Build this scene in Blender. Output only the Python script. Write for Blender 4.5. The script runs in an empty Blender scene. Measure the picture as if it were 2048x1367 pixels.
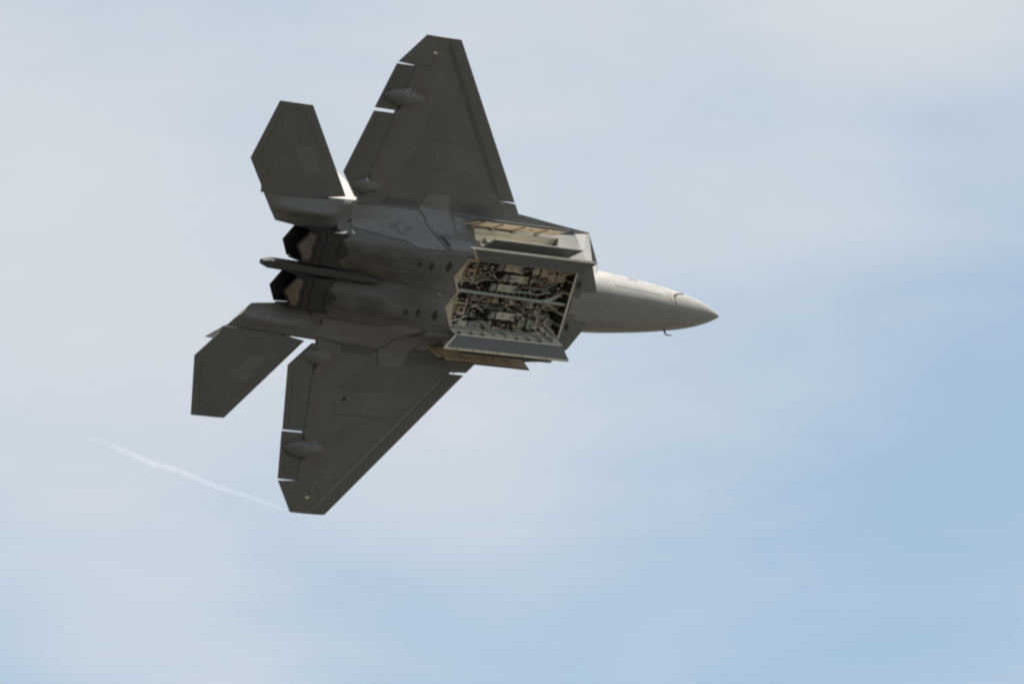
import bpy, bmesh, math, random
from mathutils import Vector, Matrix, Euler
from mathutils.bvhtree import BVHTree
from mathutils.geometry import tessellate_polygon

random.seed(22)
scene = bpy.context.scene
COL = scene.collection

# ------------------------------------------------------------------ camera
cam_data = bpy.data.cameras.new("camera")
cam_data.sensor_width = 36.0
cam_data.lens = 36.0 * 13284.0 / 2048.0          # a long telephoto lens
cam_data.clip_start = 0.5
cam_data.clip_end = 60000.0
cam = bpy.data.objects.new("camera", cam_data)
COL.objects.link(cam)
cam.location = (0.0, 0.0, 1.7)
cam.rotation_euler = (math.radians(90 + 26), 0, 0)
scene.camera = cam

# ------------------------------------------------------------------ sun direction and sky
SUN_DIR = Vector((0.143, -0.305, 0.941)).normalized()      # towards the sun
sun_elev = math.asin(SUN_DIR.z)
sun_az = math.atan2(SUN_DIR.x, SUN_DIR.y)

world = bpy.data.worlds.new("World")
scene.world = world
world.use_nodes = True
wt = world.node_tree
wt.nodes.clear()
wn, wl = wt.nodes.new, wt.links.new
w_out = wn("ShaderNodeOutputWorld")
w_bg = wn("ShaderNodeBackground")
w_bg.inputs["Strength"].default_value = 0.0525
sky = wn("ShaderNodeTexSky")
sky.sky_type = 'NISHITA'
sky.sun_disc = False
sky.sun_elevation = sun_elev
sky.sun_rotation = sun_az
sky.air_density = 1.3
sky.dust_density = 0.3
sky.ozone_density = 0.0
tc = wn("ShaderNodeTexCoord")

def cloud_noise(scale_vec, rot, loc, detail, rough, dist):
    mp = wn("ShaderNodeMapping")
    mp.inputs["Scale"].default_value = scale_vec
    mp.inputs["Rotation"].default_value = rot
    mp.inputs["Location"].default_value = loc
    nz = wn("ShaderNodeTexNoise")
    nz.inputs["Scale"].default_value = 1.0
    nz.inputs["Detail"].default_value = detail
    nz.inputs["Roughness"].default_value = rough
    nz.inputs["Distortion"].default_value = dist
    wl(tc.outputs["Generated"], mp.inputs["Vector"])
    wl(mp.outputs["Vector"], nz.inputs["Vector"])
    return nz.outputs["Fac"]

def wmath(op, a, b, clamp=False):
    m = wn("ShaderNodeMath"); m.operation = op; m.use_clamp = clamp
    for i, v in enumerate((a, b)):
        if isinstance(v, (int, float)): m.inputs[i].default_value = v
        else: wl(v, m.inputs[i])
    return m.outputs[0]

big = cloud_noise((11, 11, 13), (0, 0.5, 0), (0.498, 5.764, 7.158), 1.0, 0.4, 0.2)
mid = cloud_noise((20, 20, 62), (0, -0.25, 0), (0.415, 8.932, 5.496), 6.0, 0.55, 0.5)
veil = wmath('ADD', wmath('MULTIPLY', big, 1.3), wmath('MULTIPLY', mid, 0.48))
cr = wn("ShaderNodeMapRange")
cr.interpolation_type = 'SMOOTHSTEP'
cr.inputs["From Min"].default_value = 0.52
cr.inputs["From Max"].default_value = 1.32
cr.inputs["To Min"].default_value = 0.24
cr.inputs["To Max"].default_value = 0.95
wl(veil, cr.inputs["Value"])
w_mix = wn("ShaderNodeMix"); w_mix.data_type = 'RGBA'
w_mix.inputs[7].default_value = (4.05, 4.30, 4.55, 1)
wl(cr.outputs["Result"], w_mix.inputs[0])
w_bal = wn("ShaderNodeVectorMath"); w_bal.operation = 'MULTIPLY'          # the camera's white balance on the clear sky
w_bal.inputs[1].default_value = (0.945, 1.02, 0.965)
wl(sky.outputs["Color"], w_bal.inputs[0])
wl(w_bal.outputs["Vector"], w_mix.inputs[6])
wl(w_mix.outputs[2], w_bg.inputs["Color"])
wl(w_bg.outputs["Background"], w_out.inputs["Surface"])

sun_data = bpy.data.lights.new("sun", 'SUN')
sun_data.energy = 5.0
sun_data.angle = math.radians(0.53)
sun_data.color = (1.0, 0.955, 0.89)
sun = bpy.data.objects.new("sun", sun_data)
COL.objects.link(sun)
sun.rotation_euler = SUN_DIR.to_track_quat('Z', 'Y').to_euler()
sun.location = (0, 0, 300)

vs = scene.view_settings
vs.view_transform = 'Standard'
vs.look = 'None'
vs.exposure = 1.68
vs.gamma = 1.0
vs.use_curve_mapping = False
scene.cycles.filter_width = 2.3
scene.cycles.max_bounces = 6
scene.cycles.volume_bounces = 1

# ------------------------------------------------------------------ materials
def new_mat(name):
    m = bpy.data.materials.new(name); m.use_nodes = True
    return m, m.node_tree.nodes, m.node_tree.links, m.node_tree.nodes["Principled BSDF"]

def paint(name, col, rough=0.5, metal=0.0, var=0.12, scale=1.4, streak=0.10, bump=0.02, tint=(0.06, 0.02, -0.03), spec=0.4):
    """aircraft paint: base colour with blotchy wear, streaks along the airflow and faint relief"""
    m, n, l, b = new_mat(name)
    t = n.new("ShaderNodeTexCoord")
    n1 = n.new("ShaderNodeTexNoise"); n1.inputs["Scale"].default_value = scale
    n1.inputs["Detail"].default_value = 6; n1.inputs["Roughness"].default_value = 0.6
    l.new(t.outputs["Object"], n1.inputs["Vector"])
    mp = n.new("ShaderNodeMapping"); mp.inputs["Scale"].default_value = (0.5, 9.0, 9.0)
    n2 = n.new("ShaderNodeTexNoise"); n2.inputs["Scale"].default_value = 1.0; n2.inputs["Detail"].default_value = 4
    l.new(t.outputs["Object"], mp.inputs["Vector"]); l.new(mp.outputs["Vector"], n2.inputs["Vector"])
    def ramp(src, lo, hi):
        r = n.new("ShaderNodeMapRange"); r.inputs["From Min"].default_value = 0.3; r.inputs["From Max"].default_value = 0.7
        r.inputs["To Min"].default_value = lo; r.inputs["To Max"].default_value = hi
        l.new(src, r.inputs["Value"]); return r.outputs["Result"]
    f1 = ramp(n1.outputs["Fac"], 1 - var, 1 + var)
    f2 = ramp(n2.outputs["Fac"], 1 - streak, 1 + streak)
    mul = n.new("ShaderNodeMath"); mul.operation = 'MULTIPLY'; l.new(f1, mul.inputs[0]); l.new(f2, mul.inputs[1])
    n3 = n.new("ShaderNodeTexNoise"); n3.inputs["Scale"].default_value = scale * 0.45; n3.inputs["Detail"].default_value = 3
    l.new(t.outputs["Object"], n3.inputs["Vector"])
    mx = n.new("ShaderNodeMix"); mx.data_type = 'RGBA'
    mx.inputs[6].default_value = (*col, 1)
    mx.inputs[7].default_value = (*[max(0.002, c * (1 + k)) for c, k in zip(col, tint)], 1)
    l.new(ramp(n3.outputs["Fac"], 0, 1), mx.inputs[0])
    sc = n.new("ShaderNodeVectorMath"); sc.operation = 'SCALE'
    l.new(mx.outputs[2], sc.inputs[0]); l.new(mul.outputs[0], sc.inputs["Scale"])
    l.new(sc.outputs["Vector"], b.inputs["Base Color"])
    l.new(ramp(n1.outputs["Fac"], rough - 0.06, rough + 0.1), b.inputs["Roughness"])
    b.inputs["Metallic"].default_value = metal
    b.inputs["Specular IOR Level"].default_value = spec
    if bump:
        bp = n.new("ShaderNodeBump"); bp.inputs["Strength"].default_value = 0.25; bp.inputs["Distance"].default_value = bump
        l.new(n1.outputs["Fac"], bp.inputs["Height"]); l.new(bp.outputs["Normal"], b.inputs["Normal"])
    return m

M = {}
M['skin'] = paint("grey_skin", (0.103, 0.103, 0.099), 0.46, 0.15, 0.10, 0.8, 0.05)
M['skin_dark'] = paint("dark_grey_skin", (0.068, 0.067, 0.064), 0.5, 0.1, 0.12, 0.9, 0.1)
M['skin_light'] = paint("pale_grey_skin", (0.148, 0.148, 0.144), 0.42, 0.2, 0.08, 0.9, 0.06)
M['skin_mid'] = paint("mid_grey_panel", (0.132, 0.134, 0.134), 0.44, 0.15, 0.08, 0.9, 0.08)
M['skin_brown'] = paint("brownish_grey_panel", (0.106, 0.096, 0.088), 0.5, 0.1, 0.1, 0.9, 0.08)
M['skin_edge'] = paint("edge_coating", (0.088, 0.088, 0.084), 0.5, 0.1, 0.08, 1.0, 0.05)
M['nose'] = paint("nose_skin", (0.178, 0.174, 0.164), 0.42, 0.1, 0.09, 1.6, 0.10)
M['fin'] = paint("fin_skin", (0.26, 0.255, 0.235), 0.45, 0.05, 0.05, 1.0, 0.04)
M['inlet'] = paint("inlet_skin", (.109, .108, .103), 0.45, 0.1, 0.05, 1.0, 0.04)
M['bay_pale'] = paint("side_bay_pale_paint", (0.60, 0.595, 0.55), 0.5, 0, 0.06, 2.0, 0.03)
M['skin_boom'] = paint("sooty_skin", (0.036, 0.035, 0.033), 0.5, 0.1, 0.2, 1.5, 0.2)
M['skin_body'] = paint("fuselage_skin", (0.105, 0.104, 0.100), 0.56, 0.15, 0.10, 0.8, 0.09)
def add_nacelle_shade(m):  # paints the nacelles' shade into the skin colour as a patchy brown darkening
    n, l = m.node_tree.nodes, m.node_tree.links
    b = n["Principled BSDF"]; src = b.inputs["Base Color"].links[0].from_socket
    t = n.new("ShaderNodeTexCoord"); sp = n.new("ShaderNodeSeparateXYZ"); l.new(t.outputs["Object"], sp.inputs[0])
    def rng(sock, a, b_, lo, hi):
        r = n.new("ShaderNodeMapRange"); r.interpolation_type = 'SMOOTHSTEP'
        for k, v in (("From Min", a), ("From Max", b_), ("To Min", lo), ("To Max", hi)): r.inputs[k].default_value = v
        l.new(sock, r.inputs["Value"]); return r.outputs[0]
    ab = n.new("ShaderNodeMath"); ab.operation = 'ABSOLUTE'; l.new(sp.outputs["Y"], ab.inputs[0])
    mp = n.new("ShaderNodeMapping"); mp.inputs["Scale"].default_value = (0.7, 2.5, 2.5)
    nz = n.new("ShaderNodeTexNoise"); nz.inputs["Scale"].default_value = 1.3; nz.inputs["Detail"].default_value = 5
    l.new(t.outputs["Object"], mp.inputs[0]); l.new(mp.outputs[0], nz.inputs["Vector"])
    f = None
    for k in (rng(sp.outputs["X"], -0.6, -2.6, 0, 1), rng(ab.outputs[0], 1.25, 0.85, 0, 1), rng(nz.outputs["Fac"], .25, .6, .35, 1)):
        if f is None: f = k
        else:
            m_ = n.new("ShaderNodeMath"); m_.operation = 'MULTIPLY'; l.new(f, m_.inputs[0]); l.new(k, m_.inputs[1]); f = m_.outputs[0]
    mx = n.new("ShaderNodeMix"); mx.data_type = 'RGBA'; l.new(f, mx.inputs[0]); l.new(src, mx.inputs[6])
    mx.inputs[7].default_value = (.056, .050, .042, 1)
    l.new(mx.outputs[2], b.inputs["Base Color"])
add_nacelle_shade(M['skin_body'])
M['skin_b'] = paint("skin_patch_light", (0.112, 0.111, 0.105), 0.44, 0.15, 0.08, 1.0, 0.05)
M['skin_c'] = paint("skin_patch_dark", (0.094, 0.094, 0.091), 0.5, 0.12, 0.08, 1.0, 0.05)
M['seam'] = paint("dark_seam", (0.055, 0.055, 0.052), 0.6, 0, 0.2, 3, 0.05, 0)
M['vent'] = paint("black_vent", (.026, .027, .028), 0.7, 0, 0.2, 3, 0.05, 0, spec=0.2)
M['bay_white'] = paint("bay_cream_paint", (0.46, 0.435, 0.375), 0.5, 0, 0.14, 2.4, 0.1)
M['bay_tan'] = paint("bay_tan_paint", (0.43, 0.365, 0.285), 0.5, 0, 0.15, 2.8, 0.12)
M['bay_grey'] = paint("bay_grey_paint", (0.22, 0.222, 0.208), 0.5, 0, 0.15, 3.0, 0.1)
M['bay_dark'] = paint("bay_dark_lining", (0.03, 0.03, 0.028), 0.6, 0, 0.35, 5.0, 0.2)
M['door_in'] = paint("door_inner_grey", (0.098, 0.1, 0.102), 0.5, 0.1, 0.08, 1.5, 0.08)
M['door_tan'] = paint("door_inner_tan", (0.56, 0.47, 0.37), 0.5, 0, 0.1, 2.0, 0.2)
M['seal'] = paint("pale_seal", (0.54, 0.51, 0.44), 0.55, 0, 0.15, 4, 0.1)
M['tube'] = paint("green_grey_tube", (0.27, 0.29, 0.265), 0.4, 0.3, 0.15, 4, 0.1)
M['black'] = paint("black_rubber", (0.018, 0.018, 0.02), 0.6, 0, 0.3, 6, 0.1, 0)
M['copper'] = paint("copper_fitting", (0.42, 0.16, 0.06), 0.4, 0.5, 0.2, 6, 0.1)
M['steel'] = paint("bare_steel", (0.45, 0.45, 0.43), 0.35, 0.8, 0.15, 5, 0.1)
M['nozzle'] = paint("scorched_nozzle_metal", (0.024, 0.022, 0.021), 0.65, 0.2, 0.2, 2.5, 0.25, 0.03, (0.25, 0.05, -0.1))
M['nozzle_tan'] = paint("heat_stained_flap", (.088, .074, .058), 0.5, 0.2, 0.25, 3.0, 0.2, 0.02, (0.12, -0.08, -0.2))
M['duct'] = paint("duct_pale", (0.16, 0.16, 0.155), 0.5, 0, 0.06, 1.5, 0.04)
M['mark'] = paint("insignia_grey", (0.098, 0.099, 0.104), 0.5, 0, 0.1, 4, 0.05, 0)
M['lamp'] = paint("lamp_glass", (0.72, 0.62, 0.42), 0.15, 0.2, 0.2, 8, 0.05, 0, spec=0.8)
mg, gn, gl, gb = new_mat("canopy_glass")
gb.inputs["Base Color"].default_value = (0.10, 0.075, 0.035, 1); gb.inputs["Roughness"].default_value = 0.06
gb.inputs["Metallic"].default_value = 0.6
M['glass'] = mg

# ------------------------------------------------------------------ ground (below and behind the frame; its bounce lights the belly)
def link(o, parent=None):
    COL.objects.link(o)
    if parent: o.parent = parent
    return o

gm, n, l, b = new_mat("airfield_grass")
t = n.new("ShaderNodeTexCoord")
n1 = n.new("ShaderNodeTexNoise"); n1.inputs["Scale"].default_value = 0.012; n1.inputs["Detail"].default_value = 8
l.new(t.outputs["Object"], n1.inputs["Vector"])
rmp = n.new("ShaderNodeValToRGB")
rmp.color_ramp.elements[0].position = 0.35; rmp.color_ramp.elements[0].color = (0.025, 0.0235, 0.0165, 1)
rmp.color_ramp.elements[1].position = 0.65; rmp.color_ramp.elements[1].color = (0.046, 0.040, 0.033, 1)
l.new(n1.outputs["Fac"], rmp.inputs["Fac"]); l.new(rmp.outputs["Color"], b.inputs["Base Color"])
b.inputs["Roughness"].default_value = 0.95
bm = bmesh.new()
bmesh.ops.create_circle(bm, cap_ends=True, segments=64, radius=30000)
me = bpy.data.meshes.new("ground"); bm.to_mesh(me); bm.free()
me.materials.append(gm)
ground = link(bpy.data.objects.new("ground", me)); ground["kind"] = "structure"
ground["label"] = "flat dry airfield grass below the flying jet"

# ------------------------------------------------------------------ the jet: s = metres aft of the nose, w = metres to starboard, z = up
S0 = 10.5
def L(s, w, z): return Vector((S0 - s, -w, z))

jet = bpy.data.objects.new("fighter_jet", None)
jet.empty_display_size = 2
COL.objects.link(jet)
jet.location = (-1.684, 162.377, 82.672)
jet.rotation_euler = (-0.918577, -0.238870, 0.751562)
jet["label"] = "dark grey twin-tailed fighter jet banking with its belly weapon bays open"
jet["category"] = "fighter jet"

def mesh_obj(name, verts, faces, mat, parent=jet, smooth=False, angle=None, label=None, mats=None, fmats=None, kind=None):
    me = bpy.data.meshes.new(name)
    me.from_pydata([tuple(v) for v in verts], [], faces)
    for m_ in (mats or [mat]): me.materials.append(M[m_])
    if fmats: me.polygons.foreach_set("material_index", fmats)
    bm = bmesh.new(); bm.from_mesh(me)
    bmesh.ops.recalc_face_normals(bm, faces=bm.faces)
    bm.to_mesh(me); bm.free()
    if smooth:
        me.polygons.foreach_set("use_smooth", [True] * len(me.polygons))
        if angle: me.set_sharp_from_angle(angle=math.radians(angle))
    me.update()
    o = link(bpy.data.objects.new(name, me), parent)
    if label: o["label"] = label
    if kind: o["kind"] = kind
    return o

def loft(rings, closed_ring=True, caps=(True, True)):
    n_ = len(rings[0]); V = [p for r in rings for p in r]; F = []
    for i in range(len(rings) - 1):
        for j in range(n_ if closed_ring else n_ - 1):
            k = (j + 1) % n_
            F.append((i * n_ + j, i * n_ + k, (i + 1) * n_ + k, (i + 1) * n_ + j))
    if caps[0]: F.append(tuple(range(n_ - 1, -1, -1)))
    if caps[1]: F.append(tuple(range((len(rings) - 1) * n_, len(rings) * n_)))
    return V, F

def interp(xs, ys, x):
    """Catmull-Rom through (xs, ys); ys are tuples"""
    if x <= xs[0]: return ys[0]
    if x >= xs[-1]: return ys[-1]
    i = max(k for k in range(len(xs) - 1) if xs[k] <= x)
    h = xs[i + 1] - xs[i]; u = (x - xs[i]) / h
    out = []
    for d in range(len(ys[0])):
        p1, p2 = ys[i][d], ys[i + 1][d]
        m1 = (p2 - ys[i - 1][d]) / (xs[i + 1] - xs[i - 1]) * h if i > 0 else (p2 - p1)
        m2 = (ys[i + 2][d] - p1) / (xs[i + 2] - xs[i]) * h if i + 2 < len(xs) else (p2 - p1)
        if p1 == p2: m1 = m2 = 0
        out.append((2*u**3-3*u*u+1)*p1 + (u**3-2*u*u+u)*m1 + (-2*u**3+3*u*u)*p2 + (u**3-u*u)*m2)
    return tuple(out)

def box_obj(name, c, size, mat, parent, axes=None, bev=0.0, label=None):
    """box centred on local point c, size along (s, w, z); axes: optional 3 direction vectors"""
    ax = axes or (Vector((-1, 0, 0)), Vector((0, -1, 0)), Vector((0, 0, 1)))
    bm = bmesh.new()
    bmesh.ops.create_cube(bm, size=1.0)
    for v in bm.verts:
        p = v.co.copy()
        v.co = c + ax[0] * (p.x * size[0]) + ax[1] * (p.y * size[1]) + ax[2] * (p.z * size[2])
    if bev: bmesh.ops.bevel(bm, geom=list(bm.edges), offset=bev, segments=1, affect='EDGES')
    bmesh.ops.recalc_face_normals(bm, faces=bm.faces)
    me = bpy.data.meshes.new(name); bm.to_mesh(me); bm.free(); me.materials.append(M[mat])
    o = link(bpy.data.objects.new(name, me), parent)
    if label: o["label"] = label
    return o

def tube_geo(pts, r, seg=8):
    pts = [Vector(p) for p in pts]; rings = []
    rr = r if isinstance(r, (list, tuple)) else [r] * len(pts)
    for i, p in enumerate(pts):
        d = (pts[min(i + 1, len(pts) - 1)] - pts[max(i - 1, 0)]).normalized()
        a = d.cross(Vector((0.13, 0.31, 0.94))).normalized(); b_ = d.cross(a)
        rings.append([p + (a * math.cos(2*math.pi*k/seg) + b_ * math.sin(2*math.pi*k/seg)) * rr[i] for k in range(seg)])
    return loft(rings)

def tube_obj(name, pts, r, mat, parent, seg=8, label=None):
    V, F = tube_geo(pts, r, seg)
    return mesh_obj(name, V, F, mat, parent, True, 50, label)

def smooth_path(pts, k=5):
    xs = list(range(len(pts))); return [Vector(interp(xs, [tuple(p) for p in pts], i / k)) for i in range((len(pts) - 1) * k + 1)]

# ---- boolean helper: bake a cut into the mesh, remove the cutter
def cut(obj, V, F):
    me = bpy.data.meshes.new("cutter"); me.from_pydata([tuple(v) for v in V], [], F)
    bm = bmesh.new(); bm.from_mesh(me); bmesh.ops.recalc_face_normals(bm, faces=bm.faces); bm.to_mesh(me); bm.free()
    co = bpy.data.objects.new("cutter", me); COL.objects.link(co); co.parent = jet
    md = obj.modifiers.new("cut", 'BOOLEAN'); md.operation = 'DIFFERENCE'; md.solver = 'EXACT'; md.object = co
    bpy.context.view_layer.update()
    dg = bpy.context.evaluated_depsgraph_get()
    res = bpy.data.meshes.new_from_object(obj.evaluated_get(dg))
    obj.modifiers.clear(); old = obj.data; obj.data = res; res.name = old.name
    bpy.data.meshes.remove(old); bpy.data.objects.remove(co); bpy.data.meshes.remove(me)

# ------------------------------------------------------------------ fuselage
def lower_upper(low, up): return low + up
stations = [
 (6.45, [(0,-.95),(.3,-.95),(.6,-.95),(.9,-.95),(1.1,-.945),(1.19,-.92),(1.25,-.84),(1.37,-.65),(1.50,-.45),(1.62,-.27),(1.72,-.115),(1.785,-.025),(1.95,.02)],
        [(1.75,.10),(1.4,.24),(.95,.45),(.55,.75),(0,.92)]),
 (7.4,  [(0,-.95),(.3,-.95),(.6,-.95),(.9,-.95),(1.1,-.945),(1.20,-.92),(1.26,-.84),(1.38,-.65),(1.51,-.45),(1.63,-.27),(1.72,-.13),(1.80,-.045),(2.04,.0)],
        [(1.8,.12),(1.4,.26),(.95,.45),(.55,.72),(0,.86)]),
 (8.8,  [(0,-.95),(.3,-.95),(.6,-.95),(.9,-.95),(1.1,-.945),(1.21,-.92),(1.27,-.84),(1.39,-.65),(1.52,-.45),(1.63,-.29),(1.73,-.17),(1.88,-.11),(2.18,-.03)],
        [(1.85,.12),(1.45,.28),(.95,.45),(.55,.66),(0,.78)]),
 (10.6, [(0,-.95),(.3,-.955),(.6,-.96),(.9,-.96),(1.1,-.95),(1.21,-.92),(1.28,-.84),(1.40,-.65),(1.53,-.46),(1.64,-.33),(1.76,-.25),(1.94,-.18),(2.25,-.05)],
        [(1.9,.14),(1.45,.30),(.95,.44),(.55,.58),(0,.68)]),
 (11.6, [(0,-.94),(.3,-.97),(.6,-1.0),(.9,-1.0),(1.09,-.97),(1.21,-.91),(1.30,-.82),(1.43,-.64),(1.56,-.47),(1.69,-.34),(1.81,-.26),(1.96,-.18),(2.25,-.05)],
        [(1.9,.15),(1.45,.32),(.95,.45),(.55,.55),(0,.62)]),
 (12.6, [(0,-.88),(.3,-.96),(.6,-1.03),(.9,-1.01),(1.10,-.93),(1.25,-.82),(1.36,-.71),(1.50,-.57),(1.64,-.44),(1.77,-.34),(1.89,-.25),(2.0,-.18),(2.25,-.05)],
        [(1.9,.16),(1.45,.34),(.95,.48),(.55,.52),(0,.52)]),
 (13.6, [(0,-.68),(.3,-.84),(.6,-.95),(.9,-.92),(1.10,-.81),(1.24,-.69),(1.36,-.57),(1.50,-.45),(1.64,-.36),(1.77,-.28),(1.89,-.21),(2.0,-.15),(2.12,-.04)],
        [(1.85,.15),(1.45,.34),(.95,.50),(.55,.50),(0,.42)]),
 (14.6, [(0,-.40),(.28,-.60),(.6,-.73),(.9,-.70),(1.08,-.59),(1.19,-.46),(1.28,-.34),(1.40,-.25),(1.54,-.19),(1.68,-.16),(1.80,-.13),(1.90,-.11),(1.98,-.02)],
        [(1.7,.12),(1.35,.30),(.95,.48),(.55,.47),(0,.32)]),
 (15.35,[(0,-.20),(.20,-.42),(.6,-.53),(.92,-.50),(1.06,-.42),(1.13,-.33),(1.18,-.24),(1.21,-.19),(1.26,-.15),(1.32,-.12),(1.38,-.10),(1.44,-.09),(1.5,-.01)],
        [(1.35,.10),(1.22,.24),(.95,.42),(.5,.42),(0,.25)]),
]
xs = [s for s, _, _ in stations]
flat = [tuple(c for p in (lo + up) for c in p) for _, lo, up in stations]
def section(s):
    f = interp(xs, flat, s); return [(f[2*i], f[2*i+1]) for i in range(len(f) // 2)]
def ring_at(s):
    h = section(s)
    return [L(s, w, z) for w, z in h] + [L(s, -w, z) for w, z in reversed(h[1:-1])]
ss = [6.45, 6.75] + [7.0 + 0.25 * i for i in range(33)] + [15.2, 15.35]
V, F = loft([ring_at(s) for s in ss])
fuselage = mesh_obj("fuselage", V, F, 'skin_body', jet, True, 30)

# main weapon bay opening (one wide bay, serrated aft edge)
BAY = [(6.78, 1.0), (11.02, 1.0), (11.41, .43), (11.08, 0), (11.41, -.43), (11.02, -1.0), (6.78, -1.0)]
def prism_geo(poly, z0, z1):
    n_ = len(poly); V = [L(s, w, z0) for s, w in poly] + [L(s, w, z1) for s, w in poly]
    F = [tuple(range(n_)), tuple(range(2 * n_ - 1, n_ - 1, -1))] + [(i, (i + 1) % n_, n_ + (i + 1) % n_, n_ + i) for i in range(n_)]
    return V, F
cut(fuselage, *prism_geo(BAY, -1.25, -.28))
# side weapon bays in the canted flanks
WALL0, WALL1 = (1.262, -.835), (1.612, -.298)            # foot and head of the flank
du = Vector((WALL1[0]-WALL0[0], WALL1[1]-WALL0[1])); ulen = du.length; du.normalize()
dn = Vector((-du.y, du.x))                                # inboard/up
def flank(s, u, d, side):                                 # u along the flank from its foot, d depth inboard
    w = WALL0[0] + du.x * u + dn.x * d; z = WALL0[1] + du.y * u + dn.y * d
    return L(s, side * w, z)
SIDE = [(7.22, .03), (10.46, .03), (10.62, .30), (10.48, ulen + .11), (7.16, ulen + .11), (7.42, .32)]
def side_prism(poly, d0, d1, side):
    n_ = len(poly); V = [flank(s, u, d0, side) for s, u in poly] + [flank(s, u, d1, side) for s, u in poly]
    F = [tuple(range(n_)), tuple(range(2 * n_ - 1, n_ - 1, -1))] + [(i, (i + 1) % n_, n_ + (i + 1) % n_, n_ + i) for i in range(n_)]
    return V, F
for side in (1, -1):
    cut(fuselage, *side_prism(SIDE, -.3, .27, side))
# flat flanks and belly round the bays, rounded skin aft and on top
fuselage.data.polygons.foreach_set("use_smooth", [(S0 - p.center.x) > 11.25 or p.center.z > .02 for p in fuselage.data.polygons])
fuselage.data.set_sharp_from_angle(angle=math.radians(28))

# ------------------------------------------------------------------ forebody with radome and canopy
fb = [(0.0,.004,-.17,-.172,-.168),(.06,.045,-.17,-.20,-.14),(.2,.118,-.165,-.25,-.09),(.5,.245,-.15,-.335,-.02),(1.0,.395,-.12,-.45,.09),(1.5,.50,-.09,-.55,.19),
      (2.0,.575,-.06,-.635,.27),(3.0,.69,-.02,-.765,.40),(4.0,.775,.0,-.855,.50),(5.0,.86,.02,-.915,.58),(6.0,.90,.03,-.95,.65),(6.72,.92,.03,-.958,.7)]
fxs = [a[0] for a in fb]; fys = [a[1:] for a in fb]
def fb_ring(s, n_=14):
    b_, zc, zb, zt = interp(fxs, fys, s)
    lo, up = [], []
    for i in range(n_ + 1):
        a = math.pi / 2 * i / n_
        e = 0.93 - .25 * min(1, max(0, (s - .6) / 3.0))
        lo.append((b_ * math.sin(a) ** e, zc + (zb - zc) * math.cos(a) ** e))
    for i in range(1, 8):
        a = math.pi / 2 * i / 7
        up.append((b_ * math.cos(a) ** 1.15, zc + (zt - zc) * math.sin(a) ** 1.15))
    h = lo + up
    return [L(s, w, z) for w, z in h] + [L(s, -w, z) for w, z in reversed(h[1:-1])]
fs_r = [0, .03, .06, .12, .2, .32, .5, .75, 1, 1.25, 1.5, 1.68]
V, F = loft([fb_ring(s) for s in fs_r])
radome = mesh_obj("radome", V, F, 'nose', jet, True, 40)
V, F = loft([fb_ring(s) for s in [1.68, 2, 2.3, 2.6, 3, 3.4, 3.8, 4.2, 4.6, 5, 5.4, 5.8, 6.2, 6.72]])
forebody = mesh_obj("forebody", V, F, 'nose', jet, True, 40)
# canopy
rings = []
for s, b_, h in [(3.15,.05,.0),(3.4,.25,.2),(3.9,.40,.42),(4.6,.50,.56),(5.4,.53,.58),(6.2,.50,.50),(7.0,.42,.34),(7.8,.25,.14),(8.2,.08,.0)]:
    z0 = interp(fxs, fys, min(s, 6.7))[3] - .08 if s < 6.7 else .80
    rings.append([L(s, b_ * math.cos(math.pi * k / 14), z0 + (h + .02) * math.sin(math.pi * k / 14)) for k in range(15)])
V, F = loft(rings, caps=(True, True))
mesh_obj("canopy", V, F, 'glass', jet, True, 40, "gold tinted bubble canopy")

# ------------------------------------------------------------------ engine air inlets (swept parallelogram mouths)
for side in (1, -1):
    sec = section(6.45)[:13]
    back = [(6.452, w, z) for w, z in sec if w >= .45]
    back = [(6.452, .42, -.948)] + back + [(6.452, 1.45, .22), (6.452, 1.0, .40), (6.452, .75, -.2)]
    TI, TO, BO, BI = Vector((5.16, 1.06, .03)), Vector((5.86, 1.90, .0)), Vector((6.32, 1.225, -.93)), Vector((5.88, .50, -.95))
    nlow = sum(1 for w, z in sec if w >= .45)
    front = [BI]
    zs = [(w, z) for w, z in sec if w >= .45]
    for w, z in zs:
        if z < -.9: front.append(BI.lerp(BO, min(1, max(.1, (w - .42) / (1.19 - .42)))))
        else:
            k = min(1, max(0, (z + .92) / .92)); front.append(BO.lerp(TO, k))
    front += [TO.lerp(TI, .55), TI, TI.lerp(BI, .5)]
    cen = sum(front, Vector()) / len(front)
    inner = [f.lerp(cen, .045) + Vector((.02, 0, 0)) for f in front]
    deep = [Vector((6.42, f.y * .97, f.z * .97)) for f in inner]
    rings = [[L(s, side * w, z) for s, w, z in back]] + [[L(p.x, side * p.y, p.z) for p in r] for r in (front, inner, deep)]
    V, F = loft(rings, caps=(False, True))
    n_ = len(back)
    fm = [0] * n_ + [1] * n_ + [2] * n_ + [3]
    mesh_obj("inlet", V, F, 'skin_light', jet, True, 20, mats=['inlet', 'skin_edge', 'duct', 'vent'], fmats=fm)

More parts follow.
